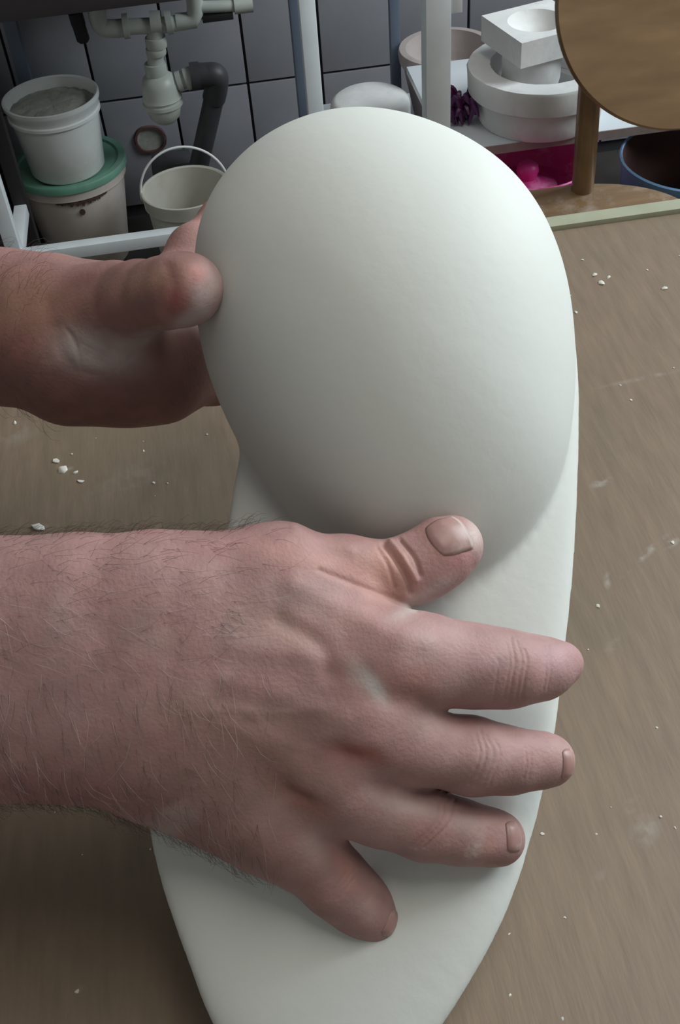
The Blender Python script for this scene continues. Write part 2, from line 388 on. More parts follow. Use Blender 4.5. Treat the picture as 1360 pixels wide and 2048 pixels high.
# ------------------------------------------------------------ buckets
def bucket(name, c, r1, r0_, h, m, label, cat='bucket', lid=None, handle=False, fill=None, rim=2):
    root = empty(name, c, label, cat)
    t = .002; bm = bmesh.new()
    pr = [(0, 0), (r0_*.93, 0), (r0_, .006)]
    rr = lambda z: r0_+(r1-r0_)*z/h
    z1 = h-(.030 if rim == 1 else .036)
    pr += [(rr(z1), z1), (rr(z1)+.0048, z1+.0015), (rr(z1)+.0048, z1+.007)]
    if rim > 1: pr += [(rr(z1)+.002, z1+.009), (rr(h*.9)+.002, h-.018), (rr(h)+.004, h-.010)]
    pr += [(rr(h)+.0048, h-.007), (rr(h)+.0048, h-.001), (rr(h)+.002, h), (rr(h)-t, h-.002), (rr(.01)-t, .01), (0, .008)]
    lathe(bm, pr, c, 64); obj('body', bm, m, root)
    if fill:
        z, fm = fill
        bm = bmesh.new(); lathe(bm, [(0, z), (rr(z)*.5, z+.004), (rr(z)-t-.001, z-.004)], c, 48)
        for v in bm.verts: v.co.z += random.uniform(-.002, .002)
        obj('residue', bm, fm, root)
    return root, rr
# lower bucket with green lid
lc = np.array([aty(188, 525, 2.155)[0], 2.155, 0])
lt = aty(153, 323, 2.155)
lr = 109*dep(lt)/F
b1, rr1 = bucket('plaster_bucket', lc, lr, lr*.74, lt[2], M['dirtyplastic'], 'large stained bucket with a green lid under the sink, below a smaller white bucket', rim=1)
# lean of the stack: shift is perspective only
bm = bmesh.new(); z = lt[2]
lathe(bm, [(0, z+.001), (lr*.9, z+.001), (lr*.93, z+.005), (lr+.005, z+.005), (lr+.007, z+.0015), (lr+.007, z-.009), (lr+.006, z-.009), (lr+.0055, z-.001)], (lc[0], lc[1], 0), 64)
tag(obj('lid', bm, M['greenlid'], b1), 'green lid')
# brown crust under the rim
bm = bmesh.new()
toc = math.atan2(-lc[1], -lc[0])
def on_bucket(th, z, off=.0015):
    q = rr1(z)+off; return (lc[0]+q*math.cos(th), lc[1]+q*math.sin(th), z)
tp, bt = [], []
N_ = 40
z1 = lt[2]-.030
for i in range(N_+1):
    th = toc-.42+i/N_*1.0
    tp.append(bm.verts.new(on_bucket(th, z1-.001, .002))); bt.append(bm.verts.new(on_bucket(th, z1-.002-random.uniform(.001, .016)*math.sin(PI*i/N_), .002)))
for i in range(N_): bm.faces.new((tp[i], tp[i+1], bt[i+1], bt[i]))
c = [bm.verts.new(on_bucket(toc+.03+.055*math.cos(k/12*2*PI), z1-.026+.007*math.sin(k/12*2*PI), .0022)) for k in range(12)]
bm.faces.new(c)
ck = obj('crust', bm, M['crust'], b1, smooth=False); tag(ck, 'flaking dark brown crust')
sm = ck.modifiers.new('t', 'SOLIDIFY'); sm.thickness = .0015
# small white bucket on the lid
ut = aty(101, 190, 2.12); ub = np.array([aty(137, 333, 2.12)[0], 2.12, lt[2]+.0055])
ur = 92*dep(ut)/F
b2, _ = bucket('white_bucket', ub, ur, ur*.83, ut[2]-ub[2], M['whiteplastic'], 'smaller white bucket caked with plaster, standing on the green lid', fill=((ut[2]-ub[2])*.88, M['residue']))
# handled bucket
ht = aty(370, 373, 1.97); hr2 = 84*dep(ht)/F
hb = np.array([ht[0], 1.97, 0])
b3, rr3 = bucket('handled_bucket', hb, hr2, hr2*.80, ht[2], M['creamplastic'], 'empty cream bucket with raised bail handle beside the green-lidded bucket', rim=1)
bm = bmesh.new(); pts = []
for i in range(25):
    a = PI*i/24; pts.append((ht[0]-(hr2+.005)*math.cos(a), 1.97+.01*math.sin(a), ht[2]-.010+.086*math.sin(a)))
tube(bm, pts, .0024, 10); obj('handle', bm, M['whiteplastic'], b3)
for s in (-1, 1):
    bm = bmesh.new(); lathe(bm, [(0, 0), (.008, 0), (.008, .005), (0, .006)], (ht[0]+s*(hr2+.0015), 1.97, ht[2]-.010), 16, (s, 0, 0)); obj('handle_boss', bm, M['creamplastic'], b3)
# black box added to fill the dark area at the left
ca = aty(-60, 250, 2.35); cb = aty(30, 250, 2.5)
bm = bmesh.new(); box(bm, (-.56, 2.14, .21), (.22, .30, .42), bev=.004)
dbox = tag(obj('dark_box', bm, M['black']), 'black box added for the dark area left of the green-lidded bucket', 'dark_box')
bm = bmesh.new(); 
tag(bar(None, 'wall_pipe', (aty(24, 60, 2.26)[0], 2.26, 0), (aty(24, 60, 2.26)[0], 2.26, 1.0), .026, M['bluemetal']), 'blue-grey vertical pipe at the left edge behind the white bucket', 'pipe')

# ------------------------------------------------------------ shelf rack at right
YR = 1.5
shz = aty(1165, 274, YR)[2]; pxr = aty(872, 120, YR)[0]; pw = 50*dep(aty(872, 120, YR))/F
XE = 1.05; YB = 2.0
rack = empty('shelf_rack', ((pxr+XE)/2, 1.75, 0), 'white shelving rack with brown-edged white board, plaster molds standing on it', 'shelf')
bar(rack, 'upright', (pxr, YR, 0), (pxr, YR, 1.05), pw, M['whitemetal'], .0015)
bar(rack, 'upright', (XE, YR, 0), (XE, YR, 1.05), pw, M['whitemetal'], .0015)
bar(rack, 'upright', (aty(790, 100, YB)[0], YB, 0), (aty(790, 100, YB)[0], YB, 1.05), .018, M['bluemetal'], .0015)['label'] = 'thin blue-grey rear upright'
bar(rack, 'upright', (XE, YB, 0), (XE, YB, 1.05), pw, M['whitemetal'], .0015)
bm = bmesh.new(); box(bm, ((pxr+pw/2+XE)/2+.0, YR+.165, shz-.006), (XE-pxr-pw/2-.001, .31, .012), bev=.0006); obj('board', bm, M['board'], rack)
bm = bmesh.new(); box(bm, ((pxr+pw/2+XE)/2, YR+.0085, shz-.0063), (XE-pxr-pw/2-.001, .002, .0136)); obj('edge_band', bm, M['boardedge'], rack, smooth=False)
bm = bmesh.new(); q = aty(905, 6, YR); box(bm, (pxr+pw/2+.008, YR, aty(905, 18, YR)[2]+.03), (.015, pw*.9, .06), bev=.001); obj('bracket', bm, M['whitemetal'], rack)
bm = bmesh.new(); box(bm, (.39, 1.87, .30), (.38, .42, .012), bev=.001); 
low = obj('lower_board', bm, M['board'], rack)

# plaster molds
def px_r(n, x, y, Y): return n*dep(aty(x, y, Y))/F
YM = 1.588
mc = aty(1072, 235, YM); R1 = 146*dep(aty(1072, 190, YM))/F
mcx = aty(1076, 240, YM)[0]
h1, h2 = .043, .040
root = tag(empty('ring_mold', (mcx, YM, shz+.0006)), 'wide two-tier round plaster mold on the white shelf board', 'mold')
bm = bmesh.new(); lathe(bm, [(R1*.55, 0), (R1*.82, 0), (R1*.85, .006), (R1*.865, h1*.55), (R1*.87, h1), (R1*.55, h1)], (mcx, YM, shz+.0006), 64, closed=True); obj('lower_tier', bm, M['mold'], root)
bm = bmesh.new(); lathe(bm, [(R1*.68, h1+.0005), (R1*.93, h1+.0005), (R1*.98, h1+.004), (R1, h1+h2-.004), (R1*.985, h1+h2), (R1*.69, h1+h2), (R1*.68, h1+h2-.003)], (mcx, YM, shz+.0006), 64, closed=True)
for v in bm.verts: v.co += Vector((random.uniform(-.0006, .0006), random.uniform(-.0006, .0006), 0))
obj('upper_ring', bm, M['mold'], root)
# round plaster plug inside the ring
pc = (aty(1062, 140, YM)[0], YM, shz); pr_ = px_r(58, 1060, 140, YM)
zt = h1+.062
bm = bmesh.new(); lathe(bm, [(0, h1+.001), (pr_*.9, h1+.001), (pr_, h1+.02), (pr_*1.02, zt-.004), (pr_*.98, zt), (0, zt)], pc, 40)
tag(obj('plaster_plug', bm, M['mold']), 'round plaster core sitting inside the ring mold below the square block', 'mold')
# square block with hollow
th_ = math.radians(15); zb0 = shz+zt+.001; ck_ = atz(1041, 138, zb0); sw = .118; sh = .037
sb = np.array([ck_[0]+sw/2*(math.cos(th_)-math.sin(th_)), ck_[1]+sw/2*(math.sin(th_)+math.cos(th_)), zb0])
bm = bmesh.new(); v0 = box(bm, (0, 0, sh/2), (sw, sw*1.0, sh))
bm.faces.ensure_lookup_table()
top = [fc for fc in bm.faces if fc.normal.z > .9 or all(abs(v.co.z-sh) < 1e-6 for v in fc.verts)][0]
outer = [v for v in top.verts]; bm.faces.remove(top)
n = 48; rc = sw*.36; rings = []
for (a, z) in ((1, sh), (.96, sh-.004), (.8, sh-.015), (.5, sh-.025), (.2, sh-.029)):
    rings.append([bm.verts.new((rc*a*math.cos(2*PI*i/n), rc*a*math.sin(2*PI*i/n), z)) for i in range(n)])
for a, b in zip(rings, rings[1:]):
    for i in range(n): bm.faces.new((a[i], a[(i+1) % n], b[(i+1) % n], b[i]))
bm.faces.new(rings[-1])
sq = []
for i in range(n):
    t = 2*PI*i/n+1e-9; cx, sy = math.cos(t), math.sin(t); k = sw/2/max(abs(cx), abs(sy)); sq.append(bm.verts.new((cx*k, sy*k, sh)))
for i in range(n): bm.faces.new((rings[0][i], rings[0][(i+1) % n], sq[(i+1) % n], sq[i]))
bmesh.ops.remove_doubles(bm, verts=bm.verts, dist=1e-5)
bmesh.ops.transform(bm, matrix=Matrix.Translation(Vector(sb)) @ Matrix.Rotation(th_, 4, 'Z'), verts=bm.verts)
tag(obj('block_mold', bm, M['mold'], angle=30), 'square white plaster block with a round hollow, topmost on the ring mold', 'mold')
# big old bowl mold behind the post
YO = 1.945
oc = aty(895, 190, YO); Ro = px_r(98, 895, 80, YO)
ot = aty(895, 92, YO)
ox = aty(893, 90, YO)[0]+.0
hh = ot[2]-.3065
bm = bmesh.new(); lathe(bm, [(0, 0), (Ro*.62, 0), (Ro*.66, .006), (Ro*.90, hh*.80), (Ro*.91, hh*.82), (Ro*.97, hh*.84), (Ro, hh*.95), (Ro*.97, hh), (Ro*.84, hh), (Ro*.78, hh*.86), (Ro*.55, hh*.68), (0, hh*.62)], (ox, YO, .3065), 56)
tag(obj('bowl_mold', bm, M['mold_old']), 'big grimy bowl-shaped plaster mold behind the white upright', 'mold')
# white lump on the shelf left of the bowl
lp = aty(742, 236, 1.88)
bm = bmesh.new(); rl = px_r(80, 742, 215, 1.88)
lathe(bm, [(0, 0), (rl*.96, 0), (rl, .03), (rl*1.0, .105), (rl*.96, .116), (rl*.85, .123), (rl*.5, .127), (0, .128)], (lp[0], 1.88, .3065), 48)
for v in bm.verts: v.co.z = .3065+(v.co.z-.3065)*(aty(738, 190, 1.88)[2]-.3065)/.128
tag(obj('dome_mold', bm, M['mold']), 'pale rounded plaster mold peeking over the top of the white form', 'mold')
# crumpled purple plastic flower-like strips
root = tag(empty('purple_strips', (aty(920, 240, 1.58)[0], 1.58, shz)), 'crumpled purple plastic strips beside the white upright', 'plastic strips', kind='stuff')
bm = bmesh.new(); cx = aty(922, 235, 1.58)
for i in range(34):
    a = random.uniform(0, 2*PI); L1 = random.uniform(.012, .030)
    p0 = np.array([cx[0]+random.uniform(-.012, .016), 1.60+random.uniform(-.02, .02), shz+.004])
    p1 = p0+np.array([L1*math.cos(a)*.5, L1*math.sin(a)*.4, random.uniform(.01, .045)]); p2 = p1+np.array([L1*math.cos(a)*.5, L1*math.sin(a)*.4, random.uniform(-.02, .008)])
    tube(bm, bez([p0, p1, p2], 5), [.002+.003*math.sin(PI*k/10) for k in range(11)], 6)
obj('strip', bm, M['purple'], root)['kind'] = 'stuff'

# magenta basin with a round knobbed piece in it
YG = 1.53
gz = .27; gc = atz(1070, 335, .0)
gt = aty(1062, 316, YG); gr = px_r(122, 1062, 316, YG)
root = tag(empty('magenta_basin', (gt[0], YG, 0)), 'dusty magenta plastic basin below the shelf, between white form and chair post', 'basin')
H = gt[2]
bm = bmesh.new(); lathe(bm, [(0, 0), (gr*.80, 0), (gr*.83, .01), (gr*.96, H-.02), (gr*.99, H-.016), (gr*1.0, H-.002), (gr*.98, H), (gr*.95, H-.003), (gr*.90, H-.035), (gr*.80, H-.052), (0, H-.056)], (gt[0], YG, 0), 56)
obj('body', bm, M['pink'], root)
kb = aty(1056, 325, YG+.01)
bm = bmesh.new(); kr = px_r(20, 1060, 320, YG); zb_ = H-.0555
lathe(bm, [(0, 0), (kr*3.2, 0), (kr*3.1, .005), (kr*1.5, .013), (kr*.95, .018), (kr*1.0, .023), (kr*1.15, .029), (kr*1.05, .038), (kr*.6, .044), (0, .045)], (kb[0], YG+.01, zb_), 36)
tag(obj('knobbed_lid', bm, M['pink']), 'round magenta lid with a knob lying inside the magenta basin', 'lid')
# blue tub
YT = 1.45
tt = aty(1392, 308, YT); tr = px_r(147, 1392, 320, YT); H = tt[2]
root = tag(empty('blue_tub', (tt[0], YT, 0)), 'big blue round tub with dark brown inside, behind the chair seat', 'tub')
bm = bmesh.new(); lathe(bm, [(0, 0), (tr*.8, 0), (tr*.83, .01), (tr*.97, H-.014), (tr, H-.012), (tr*1.01, H-.002), (tr*.985, H), (tr*.97, H-.003)], (tt[0], YT, 0), 56); obj('body', bm, M['blue'], root)
bm = bmesh.new(); lathe(bm, [(tr*.972, H-.0025), (tr*.95, H-.02), (tr*.8, .02), (0, .015)], (tt[0], YT, 0), 56); tag(obj('lining', bm, M['brownin'], root), 'dark brown inner wall')

# ------------------------------------------------------------ chair
CY = 1.30
sp = atz(1166, 372, .45)
root = tag(empty('plywood_chair', (.455, 1.255, 0)), 'varnished plywood chair with a large round backrest beyond the far table edge', 'chair')
def seat_outline(cx, cy, a, b, n=72, e=2.3):
    out = []
    for i in range(n):
        t = 2*PI*i/n; c, s = math.cos(t), math.sin(t)
        out.append((cx+a*math.copysign(abs(c)**(2/e), c), cy+b*math.copysign(abs(s)**(2/e), s)))
    return out
se = atz(1345, 428, .45)
sx, sy_, sa, sb_ = .535, 1.185, .115, .125
def plate(outline, z, t, dish=0, dx=0):
    bm = bmesh.new(); cx = sum(p[0] for p in outline)/len(outline); cy = sum(p[1] for p in outline)/len(outline)
    rings = []
    for (k, zz) in ((0.0, z-t), (.99, z-t), (1, z-t*.7), (1, z-t*.3), (.985, z), (.8, z-dish*.2), (.5, z-dish*.7), (.25, z-dish), (0, z-dish)):
        if k == 0: rings.append([bm.verts.new((cx, cy, zz))])
        else: rings.append([bm.verts.new((cx+(p[0]-cx)*k, cy+(p[1]-cy)*k, zz)) for p in outline])
    n = len(outline)
    for a, b in zip(rings, rings[1:]):
        for i in range(n):
            j = (i+1) % n
            if len(a) == 1: bm.faces.new((a[0], b[j], b[i]))
            elif len(b) == 1: bm.faces.new((a[i], a[j], b[0]))
            else: bm.faces.new((a[i], a[j], b[j], b[i]))
    return bm
SZ = .45
sx, sa = .474, .182
obj('seat', plate(seat_outline(sx, 1.262, sa, .150), SZ, .018, .010), M['seatwood'], root)
bt_ = atz(1163, 374, SZ)
tpq = aty(1184, 120, 1.395)
bm = bmesh.new(); pr = px_r(23, 1170, 260, 1.39)
tube(bm, [(bt_[0], 1.395, SZ-.016), (bt_[0], 1.395, SZ+.02), (tpq[0], 1.395, tpq[2]), (tpq[0], 1.395, tpq[2]+.06)], pr, 24); tag(obj('back_post', bm, M['wood'], root), 'round wooden post carrying the backrest')
bc = aty(1372, -4, 1.35); ra = px_r(268, 1372, 0, 1.35); rb = px_r(250, 1372, 0, 1.35)
bm = plate([(ra*math.cos(2*PI*i/96), rb*math.sin(2*PI*i/96)) for i in range(96)], .006, .012, .004)
# face the camera direction, slightly tilted back
nrm = Vector((.0, -1, .42)).normalized(); qq = Vector((0, 0, 1)).rotation_difference(nrm).to_matrix()
xx = Vector((1, 0, 0)); zz = nrm; yy = zz.cross(xx).normalized(); xx = yy.cross(zz)
mm = Matrix((xx, yy, zz)).transposed().to_4x4()
bmesh.ops.transform(bm, matrix=Matrix.Translation(Vector(bc)) @ mm, verts=bm.verts)
obj('backrest', bm, M['wood'], root)
for (ax, ay) in ((-.07, -.1), (.07, -.1), (-.07, .09), (.07, .09)):
    bm = bmesh.new(); tube(bm, [(sx+ax*1.8, 1.26+ay*1.25, 0), (sx+ax, 1.26+ay, SZ-.018)], [.011, .016], 16); obj('leg', bm, M['wood'], root)
bm = bmesh.new(); tube(bm, [(sx-.105, 1.152, .18), (sx+.105, 1.152, .18)], .009, 12); obj('stretcher', bm, M['wood'], root)

# ------------------------------------------------------------ implicit modelling tools (camera-space metres: x right, y up, z towards the viewer)
def smin(a, b, k):
    h = np.clip(.5+.5*(b-a)/k, 0, 1); return b+(a-b)*h-k*h*(1-h)

class Grid:
    def __init__(s, lo, hi, h):
        s.lo = np.array(lo, float); s.h = h; s.n = np.ceil((np.array(hi)-lo)/h).astype(int)+1
        s.ax = [(s.lo[i]+h*np.arange(s.n[i])).astype(np.float32) for i in range(3)]
    def new(s): return np.full(s.n, .2, np.float32)
    def win(s, lo, hi):
        a = [int(max(0, math.floor((lo[i]-s.lo[i])/s.h))) for i in range(3)]; b = [int(min(s.n[i], math.ceil((hi[i]-s.lo[i])/s.h)+1)) for i in range(3)]
        if any(b[i] <= a[i] for i in range(3)): return None
        sl = tuple(slice(a[i], b[i]) for i in range(3))
        return sl, s.ax[0][sl[0]][:, None, None], s.ax[1][sl[1]][None, :, None], s.ax[2][sl[2]][None, None, :]
    K = 1.0
    def cone(s, L, a, b, ra, rb, k=.004, flat=1.0, fn=None):
        ra *= s.K; rb *= s.K
        """round cone; flat<1 squashes it along fn (default the view axis)"""
        a = np.array(a, float); b = np.array(b, float); m = k+max(ra, rb)+.004
        w_ = s.win(np.minimum(a, b)-m, np.maximum(a, b)+m)
        if w_ is None: return
        sl, X, Y, Z = w_
        ab = b-a; l2 = float(ab@ab)+1e-12
        t = np.clip(((X-a[0])*ab[0]+(Y-a[1])*ab[1]+(Z-a[2])*ab[2])/l2, 0, 1)
        dx, dy, dz = X-a[0]-t*ab[0], Y-a[1]-t*ab[1], Z-a[2]-t*ab[2]
        d2 = dx*dx+dy*dy+dz*dz
        if flat != 1:
            fn = np.array((0, 0, 1.) if fn is None else fn); q = dx*fn[0]+dy*fn[1]+dz*fn[2]
            d2 = d2+q*q*(1/flat**2-1)
        d = np.sqrt(d2)-(ra+(rb-ra)*t)
        L[sl] = smin(L[sl], d, k) if k > 0 else np.minimum(L[sl], d)
    def ball(s, L, c, r, k=.004, **q): s.cone(L, c, np.array(c)+1e-5, r, r, k, **q)

def nets(g, V):
    """surface nets -> vertices, quads"""
    V = V.astype(np.float32); n = V.shape; ins = V < 0
    cnt = np.zeros((n[0]-1, n[1]-1, n[2]-1), np.int8); acc = None
    corner = [(i, j, k) for i in (0, 1) for j in (0, 1) for k in (0, 1)]
    sl = lambda c: tuple(slice(c[i], n[i]-1+c[i]) for i in range(3))
    for c in corner: cnt += ins[sl(c)]
    act = (cnt > 0) & (cnt < 8); idx = np.argwhere(act)
    vid = np.full(act.shape, -1, np.int64); vid[act] = np.arange(len(idx))
    val = {c: V[idx[:, 0]+c[0], idx[:, 1]+c[1], idx[:, 2]+c[2]] for c in corner}
    P = np.zeros((len(idx), 3)); m = np.zeros(len(idx))
    for c in corner:
        for ax in range(3):
            if c[ax]: continue
            d = list(c); d[ax] = 1; d = tuple(d); a, b = val[c], val[d]
            x = (a < 0) != (b < 0); t = np.where(x, a/(a-b+1e-20), 0)
            q = np.array(c, float)[None, :].repeat(len(idx), 0); q[:, ax] = t
            P[x] += q[x]; m[x] += 1
    co = g.lo+(idx+P/m[:, None])*g.h
    quads = []
    for ax in range(3):
        u, v = (ax+1) % 3, (ax+2) % 3
        s0 = [slice(1, n[i]-1) for i in range(3)]; s0[ax] = slice(0, n[ax]-1); s1 = list(s0); s1[ax] = slice(1, n[ax])
        x = ins[tuple(s0)] != ins[tuple(s1)]; e = np.argwhere(x)
        off = np.ones(3, int); off[ax] = 0; e = e+off
        flip = ins[e[:, 0], e[:, 1], e[:, 2]]
        du = np.zeros(3, int); du[u] = 1; dv = np.zeros(3, int); dv[v] = 1
        f4 = [vid[tuple((e+o).T)] for o in (-du-dv, -dv, 0*du, -du)]
        q = np.stack(f4, 1); q[~flip] = q[~flip][:, ::-1]; quads.append(q)
    return co, np.concatenate(quads)

def lap(co, quads, it=2, lam=.5):
    n = len(co); e = np.concatenate([quads[:, [0, 1]], quads[:, [1, 2]], quads[:, [2, 3]], quads[:, [3, 0]]])
    deg = np.bincount(e[:, 0], minlength=n)+np.bincount(e[:, 1], minlength=n)
    for k in range(it):
        for l in (lam, -lam*1.02):
            s = np.stack([np.bincount(e[:, 0], co[e[:, 1], i], n)+np.bincount(e[:, 1], co[e[:, 0], i], n) for i in range(3)], 1)
            co = co+l*(s/deg[:, None]-co)
    return co

def mk(name, co, quads):
    me = bpy.data.meshes.new(name); me.vertices.add(len(co)); me.vertices.foreach_set('co', np.asarray(co, np.float32).ravel())
    me.loops.add(quads.size); me.loops.foreach_set('vertex_index', quads.ravel().astype(np.int32))
    me.polygons.add(len(quads)); me.polygons.foreach_set('loop_start', np.arange(0, quads.size, 4, dtype=np.int32))
    me.update(calc_edges=True); me.validate(); me.shade_smooth(); return me

def refine(co, quads):
    """one Catmull-Clark level through a modifier, back as arrays"""
    me = mk('t', co, quads); o = bpy.data.objects.new('t', me); SC.collection.objects.link(o)
    o.modifiers.new('s', 'SUBSURF').levels = 1
    dg = bpy.context.evaluated_depsgraph_get(); ev = bpy.data.meshes.new_from_object(o.evaluated_get(dg))
    bpy.data.objects.remove(o); n = len(ev.vertices)
    c = np.empty(n*3, np.float32); ev.vertices.foreach_get('co', c)
    q = np.empty(len(ev.loops), np.int32); ev.loops.foreach_get('vertex_index', q)
    bpy.data.meshes.remove(ev); bpy.data.meshes.remove(me)
    return c.reshape(-1, 3).astype(float), q.reshape(-1, 4)

def normals(co, q):
    fn = np.cross(co[q[:, 2]]-co[q[:, 0]], co[q[:, 3]]-co[q[:, 1]]); n = np.zeros_like(co)
    for i in range(4):
        for k in range(3): n[:, k] += np.bincount(q[:, i], fn[:, k], len(co))
    return n/(np.linalg.norm(n, axis=1)[:, None]+1e-20)

def to_world(co): return co @ MW.T + CAM
def pxy(co): d = -co[:, 2]; return 680+F*co[:, 0]/d, 1024-F*co[:, 1]/d

def seg_dist(x, y, pts):
    best = np.full(x.shape, 1e9)
    for (ax, ay), (bx, by) in zip(pts, pts[1:]):
        dx, dy = bx-ax, by-ay; t = np.clip(((x-ax)*dx+(y-ay)*dy)/(dx*dx+dy*dy+1e-9), 0, 1)
        best = np.minimum(best, np.hypot(x-ax-t*dx, y-ay-t*dy))
    return best

# ------------------------------------------------------------ the white form
def polar(pts, c):
    th = np.array([math.atan2(-(p[1]-c[1]), p[0]-c[0]) for p in pts]); rr = np.array([math.hypot(p[0]-c[0], p[1]-c[1]) for p in pts])
    o = np.argsort(th); return th[o], rr[o]
def closed_interp(th, rr, n=720, sm=9):
    t = np.linspace(-PI, PI, n, endpoint=False)
    T = np.concatenate([th-2*PI, th, th+2*PI]); Q = np.concatenate([rr, rr, rr]); v = np.interp(t, T, Q)
    k = np.hanning(sm+2)[1:-1]; k /= k.sum(); v = np.convolve(np.concatenate([v[-sm:], v, v[:sm]]), k, 'same')[sm:-sm]
    return v
DM = lambda d: .34+(d-.30)*.85       # working depths -> metres
FORM_DOME = dict(c=(765, 720), d=DM(.366), T=.064, Tb=.052, k=.975)
dome_pts = [(384, 560), (383, 520), (392, 450), (425, 378), (475, 315), (535, 268), (600, 237), (660, 221), (720, 217), (780, 224), (840, 241), (900, 267), (960, 300), (1010, 340), (1060, 398), (1100, 470), (1126, 540), (1143, 620), (1150, 700),
            (1148, 820), (1138, 910), (1112, 1000), (1070, 1075), (1010, 1145), (930, 1202), (850, 1222), (760, 1205), (670, 1150), (590, 1070), (530, 990), (484, 914), (452, 850), (425, 790), (400, 710), (388, 640)]
plate_pts = [(1040, 380), (1100, 480), (1138, 590), (1153, 700), (1158, 800), (1156, 900), (1153, 1000), (1148, 1100), (1140, 1200), (1130, 1290), (1118, 1400), (1102, 1500), (1083, 1595), (1058, 1690), (1027, 1790), (988, 1880), (940, 1965), (888, 2048), (835, 2120), (775, 2190), (710, 2245),
             (640, 2265), (570, 2240), (500, 2180), (455, 2110), (418, 2040), (378, 1930), (343, 1835), (314, 1740), (297, 1660), (292, 1560), (305, 1440), (345, 1310), (395, 1200), (435, 1120), (458, 1050), (466, 980), (480, 905), (500, 840), (560, 740), (640, 600), (760, 450), (900, 350)]
dome_pts = [(x, y+(13*(450-y)/235 if y < 450 else 0)) for x, y in dome_pts]
g = Grid((-.115, -.235, -.475), (.115, .175, -.28), .0018)
X, Y, Z = np.meshgrid(*g.ax, indexing='ij')
def body(X, Y, Z, O, U, V, W, tab, Tf, Tb, n):
    dx, dy, dz = X-O[0], Y-O[1], Z-O[2]
    a = dx*U[0]+dy*U[1]+dz*U[2]; b = dx*V[0]+dy*V[1]+dz*V[2]; c = dx*W[0]+dy*W[1]+dz*W[2]
    rho = np.hypot(a, b)+1e-9; th = np.arctan2(b, a)
    R_ = np.interp(th.ravel(), np.linspace(-PI, PI, 721), np.append(tab, tab[0])).reshape(th.shape)
    q = rho/R_; h = np.abs(c)/np.where(c > 0, Tf, Tb)
    kk = (q**n+h**n)**(1/n)
    g0 = np.gradient(kk, .0018)
    return ((kk-1)/(np.sqrt(g0[0]**2+g0[1]**2+g0[2]**2)+1e-6)).astype(np.float32)
def frame(c, d, tilt, yawt=0):
    O = cpt(*c, d); V = np.array((0, math.cos(tilt), -math.sin(tilt))); U = np.array((math.cos(yawt), 0, -math.sin(yawt)))
    U = U-V*(U@V); U /= np.linalg.norm(U); return O, U, V, np.cross(U, V)
def project(pts, O, U, V, W):
    out = []
    for p in pts:
        q = cpt(*p, 1.0); t = (O@W)/(q@W); h = q*t-O; out.append((h@U, -(h@V)))
    return out
def table_of(pts, fr, k=1, sm=9):
    th, rr = polar(project(pts, *fr), (0, 0)); return closed_interp(th, rr, sm=sm)*k
frp = frame((735, 1450), DM(.329), math.radians(18))
tabp = table_of(plate_pts, frp, .992, 25)
S1 = body(X, Y, Z, *frp, tabp, .0105, .044, 3.0)
dm = FORM_DOME; frd = frame(dm['c'], dm['d'], math.radians(7))
tabd = table_of(dome_pts, frd, dm['k'], 61)
S2 = body(X, Y, Z, *frd, tabd, dm['T'], dm['Tb'], 2.0)
dx_, dy_ = X-cpt(780, 1090, .37)[0], Y-cpt(780, 1090, .37)[1]
S = smin(S1, S2, .0028+.011*np.exp(-(dx_**2+dy_**2)/.022**2))
co, qd = nets(g, S); co = lap(co, qd, 6); FORM_GRID, FORM_S = g, S
# gentle handmade relief: small ripple near the fillet
nn = normals(co, qd); px, py = pxy(co)
rip = np.exp(-(((px-790)/60)**2+((py-1015)/40)**2))*.00012*(np.sin(px*.23+py*.05)*np.sin(py*.17-px*.07))
co = co+nn*rip[:, None]
del X, Y, Z, S1, S2
wco = to_world(co)
print('FORM z min', wco[:, 2].min(), 'table', TZ)
wco[:, 2] = np.maximum(wco[:, 2], TZ)
form = link('plaster_form', mk('plaster_form', wco, qd), M['plaster'])
tag(form, 'large smooth off-white plaster form with rounded dome on leaf-shaped body, between two hands', 'plaster sculpture')

# ------------------------------------------------------------ people: arms
LAYOUT_SKIN = np.array((.385, .228, .220))
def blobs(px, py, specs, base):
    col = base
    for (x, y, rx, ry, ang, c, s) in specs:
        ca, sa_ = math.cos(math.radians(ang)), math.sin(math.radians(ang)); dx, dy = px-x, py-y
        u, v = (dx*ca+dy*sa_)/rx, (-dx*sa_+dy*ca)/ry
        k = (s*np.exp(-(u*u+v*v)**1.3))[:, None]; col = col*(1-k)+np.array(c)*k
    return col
DUST = (.60, .53, .50); RED = (.42, .17, .135); PINK = (.52, .315, .315); BRN = (.27, .155, .115)

